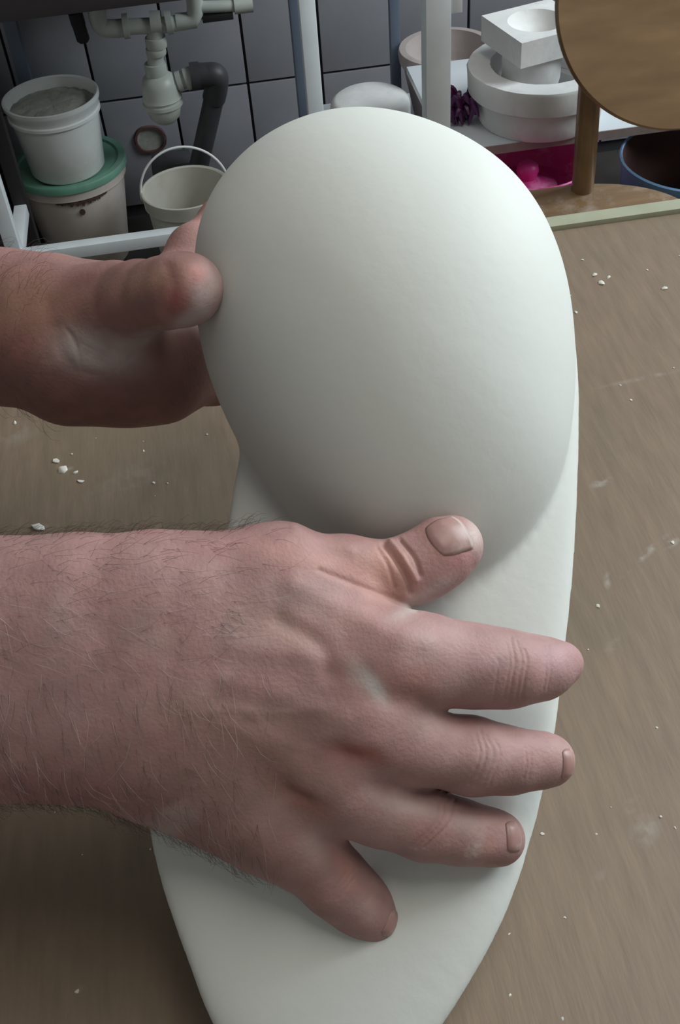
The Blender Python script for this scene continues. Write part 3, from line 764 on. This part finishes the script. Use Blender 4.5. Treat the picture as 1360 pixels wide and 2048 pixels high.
def finish(name, co, qd, m, par, marks, specs, base, label=None, zmask=None, dust_fn=None):
    co, qd = refine(co, qd); nn = normals(co, qd); px, py = pxy(co); vis = np.clip(nn[:, 2]*3+.6, 0, 1)
    disp = np.zeros(len(co))
    for (pts, w_, a) in marks: disp += a*np.exp(-(seg_dist(px, py, pts)/w_)**2)
    disp *= vis
    co = co+nn*(disp/1000)[:, None]
    col = np.tile(base, (len(co), 1)); col = blobs(px, py, specs, col)
    # mottling: random blotches over skin, dust and painted shade
    rs = np.random.default_rng(3)
    for _ in range(60):
        k = rs.normal(size=3)*rs.choice([60, 110, 190, 300]); ph = rs.uniform(0, 6.3); c = rs.choice([0, 1, 2])
        v = np.sin(co@k+ph)*.0085
        col = col*(1+v[:, None]*np.array([(1, .6, .6), (.6, 1.2, 1.2), (1, 1, 1)][c]))
    me = mk(name, to_world(co), qd)
    a = me.color_attributes.new('tint', 'FLOAT_COLOR', 'POINT'); a.data.foreach_set('color', np.concatenate([np.clip(col, 0, 1), np.ones((len(co), 1))], 1).astype(np.float32).ravel())
    o = link(name, me, m, par)
    return tag(o, label), co, qd, nn

person = empty('person', (-.78, .25, 0), 'person at the left in a dark shirt, two dusty hairy hands sanding the white form', 'person')

# --- front arm (right hand, back of the hand to the camera)
elbF = np.array((-.365, -.052, -.318))
g = Grid((-.40, -.18, -.42), (.085, .036, -.26), .00098)
g.K = .85
A = g.new()                                   # forearm, palm, back of hand
def mm(n): return n/1000
def q(x, y, d): return cpt(x, y, DM(d))
# forearm: two parallel cones -> flattened oval
def oval(L, a, b, da, db, ra, rb, k=.012, fl=.8):
    for s in (-1, -.33, .33, 1):
        g.cone(L, a+s*da, b+s*db, ra, rb, k, flat=fl)
w0, w05, w1 = q(0, 1338, .288), q(170, 1336, .286), q(320, 1362, .286)
up = np.array((0, 1., 0))
e0 = elbF*1.0
oval(A, e0, w0, up*.0153, up*.0156, .029, .0245)
oval(A, w0, w05, up*.0156, up*.0160, .0245, .0245)
oval(A, w05, w1, up*.0160, up*.0157, .0245, .0230)
oval(A, w1, q(430, 1385, .287), up*.0157, up*.0157, .0235, .020)
MC = {'index': (778, 1325, .281), 'middle': (722, 1445, .279), 'ring': (648, 1555, .282), 'pinky': (560, 1640, .288)}
wr = {'index': (430, 1235, .285), 'middle': (420, 1335, .282), 'ring': (410, 1435, .284), 'pinky': (390, 1520, .289)}
rm = {'index': (.0165, .0150), 'middle': (.0165, .0150), 'ring': (.0165, .0145), 'pinky': (.0165, .0135)}
for k_ in MC:
    g.cone(A, q(*wr[k_]), q(*MC[k_]), *rm[k_], .011)
    x, y, d = MC[k_]; g.cone(A, q(wr[k_][0], wr[k_][1], wr[k_][2]+.012), q(x, y, d+.010), .0150, .0115, .010)
# interossei filling
for a, b in (('index', 'middle'), ('middle', 'ring'), ('ring', 'pinky')):
    pa = (q(*MC[a])+q(*MC[b]))/2; wa = (q(*wr[a])+q(*wr[b]))/2; g.cone(A, wa, pa-np.array((.004, 0, .004)), .014, .011, .010)
# hypothenar edge, thenar
g.cone(A, q(330, 1545, .292), q(520, 1665, .296), .0155, .0120, .012)
g.cone(A, q(330, 1180, .286), q(560, 1150, .291), .0190, .0150, .012)
g.cone(A, q(560, 1150, .291), q(690, 1205, .290), .0150, .0115, .012)
g.cone(A, q(520, 1200, .296), q(640, 1290, .296), .0160, .014, .012)
# knuckle bumps
g.ball(A, q(785, 1330, .2765), .0125, .010); g.ball(A, q(720, 1448, .2730), .0115, .010); g.ball(A, q(652, 1558, .2775), .0105, .009); g.ball(A, q(566, 1640, .2850), .0100, .009)
RES = A.copy()
def chain(pts, kj=.006, kp=.010):
    B = g.new()
    for (a, ra), (b, rb) in zip(pts, pts[1:]):
        g.cone(B, q(*a), q(*b), ra/1000, rb/1000, kj)
    global RES
    h = smin(B, A, kp); RES = smin(RES, h, .0012)
# radii in mm; widths measured on the photograph
chain([((778, 1325, .281), 14.2), ((865, 1323, .284), 14.3), ((950, 1332, .288), 13.5), ((1020, 1338, .292), 12.4), ((1085, 1336, .298), 10.0), ((1126, 1326, .302), 7.4)])
chain([((722, 1445, .279), 13.5), ((830, 1490, .284), 12.9), ((945, 1512, .290), 12.6), ((1020, 1521, .295), 10.6), ((1088, 1520, .300), 8.6), ((1102, 1521, .301), 7.7)])
chain([((648, 1555, .282), 13.0), ((760, 1615, .287), 12.2), ((850, 1647, .291), 11.7), ((925, 1665, .296), 10.2), ((990, 1676, .300), 8.6), ((1000, 1678, .301), 8.0)])
chain([((560, 1640, .288), 12.8), ((620, 1712, .291), 11.6), ((672, 1765, .294), 11.2), ((720, 1808, .297), 9.8), ((752, 1838, .300), 8.2)])
# thumb
T_ = g.new()
for (a, ra), (b, rb) in zip(*(lambda P: (P, P[1:]))([((560, 1150, .293), 15.5), ((690, 1150, .296), 13.2), ((790, 1152, .299), 11.6), ((850, 1128, .301), 11.4), ((893, 1098, .303), 10.9), ((912, 1088, .304), 9.0)])):
    g.cone(T_, q(*a), q(*b), ra/1000, rb/1000, .006)
RES = smin(RES, T_, .0035)
co, qd = nets(g, RES); co = lap(co, qd, 3)
def arc(pts, n=6): return [tuple(p) for p in bez([np.array((*p, 0.)) for p in pts], n)]
def arc2(pts, n=6): return [(p[0], p[1]) for p in arc(pts, n)]
marks = [
 # thumb joint folds
 (arc2([(768, 1088), (792, 1120), (815, 1160), (822, 1185)]), 5.5, -1.2), (arc2([(782, 1084), (808, 1118), (832, 1160)]), 6, .75), (arc2([(800, 1080), (828, 1115), (842, 1150)]), 4, -.7), (arc2([(755, 1095), (775, 1130), (790, 1175)]), 4, -.35),
 # skin fold of thumb web under the index ridge
 (arc2([(640, 1140), (720, 1172), (790, 1198), (835, 1218)]), 6, -.6),
 # finger joints
 *[(arc2([(x+dx, y0), (x+8, 1320+dy), (x+4, 1350), (x-4, y1)]), 2.6, a) for x, dx, dy, y0, y1, a in ((1012, 3, 0, 1290, 1396, -.16), (1022, 0, 4, 1276, 1404, -.26), (1036, -3, -3, 1282, 1400, -.2), (1047, 2, 0, 1300, 1398, -.24), (990, 4, 0, 1320, 1408, -.14))], *[(arc2([(x, 1290), (x+4, 1340), (x-2, 1380)]), 2.6, -.16) for x in (1088, 1097)],
 *[(arc2([(x+dx, y0), (x+12, 1510), (x-10, y1)]), 2.7, a) for x, dx, y0, y1, a in ((948, 4, 1470, 1568, -.2), (960, 0, 1458, 1574, -.26), (975, -4, 1470, 1575, -.18), (988, 2, 1480, 1572, -.2))], *[([(x, 1492), (x+3, 1530), (x-3, 1556)], 2.6, -.14) for x in (1050, 1060)],
 *[(arc2([(x+20, 1600), (x+10, 1645), (x-40, 1695)]), 3.2, -.36) for x in (862, 874, 890)], (arc2([(958, 1662), (945, 1685), (935, 1708)]), 4, -.28), (arc2([(978, 1660), (968, 1690), (955, 1708)]), 4, -.2),
 *[([(x+30, 1740), (x-15, 1800)], 3, -.22) for x in (668, 678, 690)], *[([(x+22, 1780), (x-12, 1825)], 3, -.14) for x in (722, 730)],
 # tendons and veins on the back of the hand
 (arc2([(470, 1290), (600, 1310), (700, 1325)]), 24, .5), (arc2([(450, 1360), (580, 1400), (680, 1435)]), 24, .45), (arc2([(440, 1440), (540, 1490), (610, 1540)]), 22, .45),
 (arc2([(590, 1170), (680, 1215), (780, 1262), (850, 1285)]), 26, 1.0),
 (arc2([(380, 1430), (450, 1418), (540, 1428), (640, 1418)]), 13, .28), (arc2([(500, 1428), (560, 1480), (620, 1500)]), 12, .2), (arc2([(560, 1240), (640, 1290), (660, 1345)]), 20, -.9),
 # hollows between the knuckles
 (arc2([(670, 1502), (705, 1517), (735, 1521)]), 24, -1.1), (arc2([(690, 1512), (715, 1518)]), 11, -.6), (arc2([(560, 1572), (605, 1602), (640, 1617)]), 27, -1.3), (arc2([(575, 1588), (610, 1604)]), 12, -.7), (arc2([(755, 1392), (800, 1403), (840, 1408)]), 24, -.9),
 (arc2([(300, 1640), (360, 1600), (380, 1560)]), 14, -.6),
 (arc2([(590, 1058), (640, 1085), (700, 1100)]), 12, .6),
]
specs = [  # dust and redness, plus painted light on tops and shade on undersides
 (150, 1330, 420, 150, 0, PINK, .35), (200, 1200, 300, 90, 0, PINK, .35), (700, 1280, 160, 70, 20, PINK, .5), (650, 1120, 160, 40, 8, (.50, .27, .24), .75), (770, 1150, 60, 60, 0, (.48, .24, .19), .7),
 (880, 1090, 60, 40, -30, (.42, .21, .18), .6), (930, 1130, 50, 45, -45, (.45, .20, .20), .35), (850, 1195, 80, 16, -35, DUST, .6), (950, 1075, 14, 34, -10, DUST, .6),
 (820, 1360, 60, 40, 0, RED, .45), (715, 1508, 62, 22, 12, (.34, .11, .09), .8), (600, 1600, 80, 26, 30, (.23, .08, .06), .9), (680, 1230, 90, 36, 25, (.34, .20, .16), .5), (560, 1255, 120, 36, 20, (.33, .21, .15), .45),  # knuckle hollows: red skin, darkened further as painted shade
 (745, 1370, 16, 45, -38, (.66, .60, .58), .85), (712, 1350, 18, 30, -20, DUST, .4), (350, 1640, 40, 30, 0, DUST, .75), (330, 1668, 30, 12, 20, DUST, .5),
 (610, 1200, 90, 28, 22, (.52, .36, .36), .45), (840, 1300, 40, 30, 0, (.53, .35, .33), .45), (1000, 1320, 90, 22, 4, (.47, .32, .34), .4), (1030, 1350, 40, 60, 0, (.36, .22, .19), .5), (1120, 1320, 45, 30, 0, (.52, .31, .33), .6),
 (840, 1450, 60, 26, 14, (.53, .37, .34), .45), (1000, 1510, 60, 26, 6, (.50, .34, .33), .4), (900, 1545, 90, 26, 6, (.36, .20, .18), .5), (1120, 1510, 26, 24, 0, (.56, .40, .36), .4),
 (800, 1605, 70, 24, 16, (.57, .43, .40), .55), (850, 1665, 60, 26, 10, (.36, .19, .16), .55), (935, 1650, 40, 20, 20, (.55, .40, .37), .45), (975, 1690, 22, 22, 0, (.46, .24, .20), .5), (950, 1700, 12, 24, 40, DUST, .4), (1000, 1650, 30, 18, 20, (.48, .27, .23), .5),
 (630, 1700, 26, 36, -30, (.55, .42, .40), .45), (690, 1740, 16, 50, -30, (.50, .26, .21), .5), (640, 1800, 60, 22, 45, (.38, .21, .19), .5), (735, 1820, 30, 24, 30, (.48, .34, .31), .4),
 (470, 1440, 160, 40, 8, (.34, .21, .16), .5), (560, 1520, 120, 40, 25, BRN, .5), (430, 1560, 200, 60, 12, (.30, .175, .155), .65), (120, 1510, 260, 66, 5, (.31, .185, .175), .7), (150, 1580, 260, 40, 4, (.28, .14, .135), .75), (400, 1670, 150, 34, 24, (.27, .14, .13), .6),  # lower forearm and hand edge darkened, shading painted into the skin
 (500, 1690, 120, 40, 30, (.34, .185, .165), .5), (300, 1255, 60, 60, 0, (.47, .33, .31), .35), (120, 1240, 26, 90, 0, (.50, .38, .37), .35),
 (480, 1260, 40, 40, 0, (.46, .34, .31), .35), (405, 1310, 26, 18, 0, (.38, .20, .20), .4),
]
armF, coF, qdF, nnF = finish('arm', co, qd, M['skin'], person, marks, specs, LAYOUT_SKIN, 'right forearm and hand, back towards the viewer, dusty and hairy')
GRF, SF = g, RES

# nails: small plates laid on the finger tips by marching onto the skin
def sdf_at(G_, V, p):
    i = (p-G_.lo)/G_.h; i0 = np.clip(np.floor(i).astype(int), 0, G_.n-2); t = np.clip(i-i0, 0, 1); s = 0
    for a in (0, 1):
        for b in (0, 1):
            for c in (0, 1):
                wgt = (t[:, 0] if a else 1-t[:, 0])*(t[:, 1] if b else 1-t[:, 1])*(t[:, 2] if c else 1-t[:, 2])
                s = s+wgt*V[i0[:, 0]+a, i0[:, 1]+b, i0[:, 2]+c]
    return s
def nail(G_, V, par, base, tipd, nrm, L_n, W_n, label=None):
    """base: centre point of nail (camera space) near the skin, tipd: direction to the free edge, nrm: outward"""
    tipd = np.array(tipd, float); nrm = np.array(nrm, float); nrm /= np.linalg.norm(nrm); tipd -= nrm*(tipd@nrm); tipd /= np.linalg.norm(tipd); side = np.cross(nrm, tipd)
    nu, nv = 15, 13; pts = []
    for i in range(nu):
        for j in range(nv):
            u = i/(nu-1)*2-1; v = j/(nv-1)*2-1
            uu = u*math.sqrt(max(0, 1-v*v*.42)); vv = v*math.sqrt(max(0, 1-u*u*(.30 if u < 0 else .12)))
            pts.append(base+tipd*uu*L_n/2+side*vv*W_n/2+nrm*.012)
    pts = np.array(pts); tt = np.zeros(len(pts))
    for _ in range(40):
        d = sdf_at(G_, V, pts-nrm*tt[:, None]); tt += np.clip(d, -.002, .002)*.8
    hit = pts-nrm*tt[:, None]
    U = np.repeat(np.linspace(-1, 1, nu), nv); Vv = np.tile(np.linspace(-1, 1, nv), nu)
    edge = np.minimum(1, 3.0*(1-np.maximum(np.abs(U), np.abs(Vv))))
    hit = hit+nrm*(-.00042+.00060*edge+.0003*np.clip(U-.7, 0, 1))[:, None]
    qs = np.array([[i*nv+j, i*nv+j+1, (i+1)*nv+j+1, (i+1)*nv+j] for i in range(nu-1) for j in range(nv-1)])
    me = mk('fingernail', to_world(hit), qs); me.materials.append(M['nail']); 
    o = link('fingernail', me, M['nailtip'], par)
    for p in me.polygons: p.material_index = 1 if p.index//(nv-1) >= nu-2 else 0
    sd = o.modifiers.new('t', 'SOLIDIFY'); sd.thickness = .0005; sd.offset = -1
    return tag(o, label)
nail(g, RES, armF, q(898, 1076, .295), (.80, .50, 0), (-.25, .42, .86), 0.0115, .0125, 'thumb nail with pale free edge')
nail(g, RES, armF, q(1118, 1523, .296), (1, -.12, -.55), (.72, -.18, .62), .0052, .0085)
nail(g, RES, armF, q(1012, 1672, .295), (.9, -.15, -.6), (.70, .10, .70), .0058, .0085)
nail(g, RES, armF, q(770, 1842, .295), (.55, -.45, -.6), (.75, -.05, .62), .0052, .0075)

def hairs(par, G_, co, nn, sel, n, name, m, dirf, lmin, lmax, rad, seed, lift=.35):
    rs = np.random.default_rng(seed); idx = rs.choice(np.where(sel)[0], n); V, Q = [], []
    for i in idx:
        p = co[i]; nr = nn[i]; d = dirf(p, rs); d = d-nr*(d@nr); d /= np.linalg.norm(d)+1e-9
        L1 = rs.uniform(lmin, lmax); lf = lift*rs.uniform(.5, 1.5); sd = np.cross(nr, d); bend = rs.normal()*.35
        P4 = [p+d*L1*t+nr*(L1*lf*math.sin(t*2.2)/1.2)+sd*bend*L1*t*t for t in (0, .35, .7, 1.0)]
        b0 = len(V)
        for k, c in enumerate(P4):
            r1 = rad*(1, .9, .7, .25)[k]
            for a in range(3):
                V.append(c+(sd*math.cos(a*2.094)+nr*math.sin(a*2.094))*r1)
        for k in range(3):
            for a in range(3): Q.append((b0+k*3+a, b0+k*3+(a+1) % 3, b0+k*3+3+(a+1) % 3, b0+k*3+3+a))
    o = link(name, mk(name, to_world(np.array(V)), np.array(Q)), m, par); return tag(o, kind='stuff')
px, py = pxy(coF)
selF = (px < 560) & (px > -900) & (py < 1760)
wt = (px < 480) | (rng.random(len(px)) < .3)
dirF = lambda p, rs: np.array((.22+rs.normal()*.16, -.8+rs.normal()*.15, 0)) if p[1] < -.045 else np.array((.8+rs.normal()*.3, -.25+rs.normal()*.45, 0))
hairs(armF, g, coF, nnF, selF & wt, 2600, 'arm_hair', M['hairdark'], dirF, .005, .011, .000045, 5, .25)
hairs(armF, g, coF, nnF, selF & wt & (py > 1150), 900, 'dusty_hair', M['hairlight'], dirF, .006, .014, .000045, 6, .15)
edge = (np.abs(nnF[:, 2]) < .35) & (px < 520) & (px > -500)
hairs(armF, g, coF, nnF, edge, 650, 'edge_hair', M['hairdark'], lambda p, rs: np.array((.8+rs.normal()*.4, rs.normal()*.5, rs.normal()*.3)), .003, .0062, .00005, 8, .6)

# --- rear arm (left hand, thumb on the near side of the form, fingers wrapped behind it)
g = Grid((-.40, -.06, -.56), (-.02, .135, -.33), .0013)
g.K = .85; A = g.new(); elbR = w2c((-.37, .46, 1.06))
a0, a1 = q(0, 655, .415), q(110, 668, .408)
oval(A, elbR, a0, up*.0068, up*.0064, .027, .0235, fl=.95)
oval(A, a0, a1, up*.0064, up*.0085, .0235, .0230, fl=.95)
g.cone(A, a1, q(250, 720, .405), .026, .026, .014)
g.cone(A, q(90, 640, .395), q(235, 610, .378), .021, .0175, .012)           # thenar root
g.cone(A, q(130, 700, .393), q(260, 690, .384), .020, .015, .012)           # thenar ball
g.cone(A, q(140, 770, .405), q(330, 765, .41), .0150, .0165, .014)          # ulnar edge of the palm
g.cone(A, q(230, 690, .405), q(370, 700, .425), .022, .018, .014)           # palm
g.cone(A, q(230, 610, .405), q(330, 590, .425), .016, .014, .012)
RES = A.copy()
chain([((330, 590, .425), 12), ((385, 500, .440), 11), ((440, 440, .462), 9.5), ((500, 440, .478), 8)], kp=.010)
chain([((360, 640, .430), 12), ((420, 590, .452), 11), ((500, 560, .474), 9.5), ((560, 560, .480), 8.5)], kp=.010)
chain([((365, 700, .430), 12), ((430, 680, .452), 11), ((510, 670, .470), 9.5), ((560, 670, .476), 8.5)], kp=.010)
chain([((330, 765, .418), 15), ((440, 745, .440), 12.5), ((520, 740, .455), 9)])
chain([((345, 760, .424), 11.5), ((420, 765, .440), 10), ((500, 775, .455), 9), ((540, 778, .462), 8)], kp=.010)
T_ = g.new()
P_ = [((215, 618, .378), 17), ((280, 596, .355), 14.2), ((330, 586, .338), 13.0), ((366, 579, .326), 13.0), ((380, 577, .3225), 12.2)]
for (a, ra), (b, rb) in zip(P_, P_[1:]): g.cone(T_, q(*a), q(*b), ra/1000, rb/1000, .006)
RES = smin(RES, T_, .007)
co, qd = nets(g, RES); co = lap(co, qd, 4)
marks = [(arc2([(112, 655), (118, 700), (160, 745), (230, 760)]), 12, -.5), *[(arc2([(130+k*4, 655+k*6), (165, 688+k*9), (215, 708+k*7), (285-k*4, 690+k*5)]), 4.2, -.2) for k in range(7)], (arc2([(200, 660), (260, 670), (315, 655)]), 9, -.5),
         (arc2([(335, 535), (345, 580), (335, 640)]), 12, -.7), (arc2([(95, 600), (98, 650), (90, 710)]), 14, -.4)]
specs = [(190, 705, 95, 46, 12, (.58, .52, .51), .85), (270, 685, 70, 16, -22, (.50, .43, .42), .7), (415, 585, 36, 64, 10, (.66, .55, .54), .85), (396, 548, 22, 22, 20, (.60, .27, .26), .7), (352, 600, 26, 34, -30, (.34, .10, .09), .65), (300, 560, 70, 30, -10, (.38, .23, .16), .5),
         (50, 620, 90, 70, 0, (.40, .23, .15), .5), (40, 690, 60, 40, 0, (.40, .17, .14), .5), (150, 600, 90, 30, -5, (.35, .19, .15), .5), (220, 800, 200, 40, 0, (.24, .13, .12), .5), (370, 730, 60, 80, 0, (.24, .13, .12), .5), (375, 640, 40, 16, -30, (.58, .50, .49), .5)]  # dark tones along the palm underside are painted shade
armR, coR, qdR, nnR = finish('arm', co, qd, M['skin'], person, marks, specs, LAYOUT_SKIN*np.array((.80, .72, .68)), 'left forearm and hand, thumb on the near side and fingers behind the form')  # base darkened so the left arm carries its shade in the colour
px, py = pxy(coR)
hairs(armR, g, coR, nnR, (px < 90) & (px > -500), 700, 'arm_hair', M['hairdark'], lambda p, rs: np.array((.8+rs.normal()*.3, rs.normal()*.6, rs.normal()*.3)), .005, .011, .00006, 11, .5)

# --- the rest of the person, outside the picture to the left (world coordinates)
def wgrid(lo, hi, h, build, name, m, par, label=None, sub=False):
    G_ = Grid(lo, hi, h); L = G_.new(); L[:] = .5; build(G_, L); c, q4 = nets(G_, L); c = lap(c, q4, 3)
    return tag(link(name, mk(name, c, q4), m, par), label)
elF, elR = to_world(elbF[None])[0], np.array((-.37, .46, 1.06))
print('ELBOW', elF)
shF, shR = np.array((-.66, .04, 1.34)), np.array((-.68, .46, 1.34))
def b_shirt(G_, L):
    for y in (-.08, 0, .08): G_.cone(L, (-.80, .25+y, .90), (-.76, .25+y*1.2, 1.28), .105, .105, .05)
    G_.cone(L, shF, shR, .058, .058, .06); G_.cone(L, (-.72, .25, 1.33), (-.70, .25, 1.40), .075, .055, .04)
    for s, e in ((shF, elF), (shR, elR)): G_.cone(L, s, e+(-.008, 0, .004), .058, .043, .03)
    for e, a in ((elF, to_world(w0[None])[0]), (elR, to_world(a0[None])[0])):
        d = (a-e)/np.linalg.norm(a-e); G_.cone(L, e, e+d*.050, .043, .041, .012)
wgrid((-1.0, -.10, .76), (-.24, .60, 1.48), .009, b_shirt, 'shirt', M['shirt'], person)
def b_tr(G_, L):
    G_.cone(L, (-.80, .17, .88), (-.80, .33, .88), .115, .115, .05)
    for y in (.14, .36): G_.cone(L, (-.80, y, .84), (-.80, y, .48), .088, .066, .04); G_.cone(L, (-.80, y, .48), (-.82, y, .09), .066, .052, .02)
wgrid((-.96, .0, .0), (-.62, .50, 1.02), .010, b_tr, 'trousers', M['trousers'], person)
for t in (.14, .36):
    bm = bmesh.new(); box(bm, (-.77, t, .042), (.27, .095, .082), bev=.03); obj('shoe', bm, M['black'], person)
hc_ = np.array((-.66, .25, 1.57))
def b_head(G_, L):
    G_.cone(L, (-.715, .25, 1.38), (-.69, .25, 1.51), .058, .056, .02)
    G_.cone(L, hc_+(-.03, 0, .03), hc_+(.005, 0, .025), .088, .080, .02); G_.cone(L, hc_+(.02, 0, -.02), hc_+(.045, 0, -.065), .060, .034, .03)
    G_.cone(L, hc_+(.088, 0, .018), hc_+(.112, 0, -.022), .008, .013, .010)
    for s in (-1, 1):
        G_.cone(L, hc_+(.075, s*.012, .03), hc_+(.06, s*.05, .032), .010, .010, .010); G_.cone(L, hc_+(-.01, s*.082, .015), hc_+(-.005, s*.084, -.02), .014, .009, .005, flat=.6, fn=(0, 1, 0))
    for z, r0_2 in ((-.047, .0065), (-.057, .0075)): G_.cone(L, hc_+(.083, -.02, z), hc_+(.083, .02, z), r0_2, r0_2, .004)
hd = wgrid((-.82, .12, 1.33), (-.51, .38, 1.73), .004, b_head, 'head', M['skin'], person)
ca_ = hd.data.color_attributes.new('tint', 'FLOAT_COLOR', 'POINT'); ca_.data.foreach_set('color', np.tile(np.append(LAYOUT_SKIN, 1).astype(np.float32), len(hd.data.vertices)))
def b_hair(G_, L):
    G_.cone(L, hc_+(-.045, 0, .045), hc_+(-.015, 0, .05), .088, .082, .02); G_.cone(L, hc_+(-.06, 0, 0), hc_+(-.06, 0, -.03), .07, .055, .02)
wgrid((-.86, .12, 1.42), (-.54, .38, 1.75), .006, b_hair, 'hair', M['headhair'], person)
for s in (-1, 1):
    bm = bmesh.new(); bmesh.ops.create_uvsphere(bm, u_segments=16, v_segments=12, radius=.0125); bmesh.ops.translate(bm, vec=tuple(hc_+(.066, s*.032, .012)), verts=bm.verts); e_ = obj('eye', bm, M['eye'], hd)
    bm = bmesh.new(); bmesh.ops.create_uvsphere(bm, u_segments=16, v_segments=12, radius=.0062); bmesh.ops.translate(bm, vec=tuple(hc_+(.0735, s*.032, .012)), verts=bm.verts); obj('iris', bm, M['iris'], e_) if False else obj('iris', bm, M['iris'], hd)
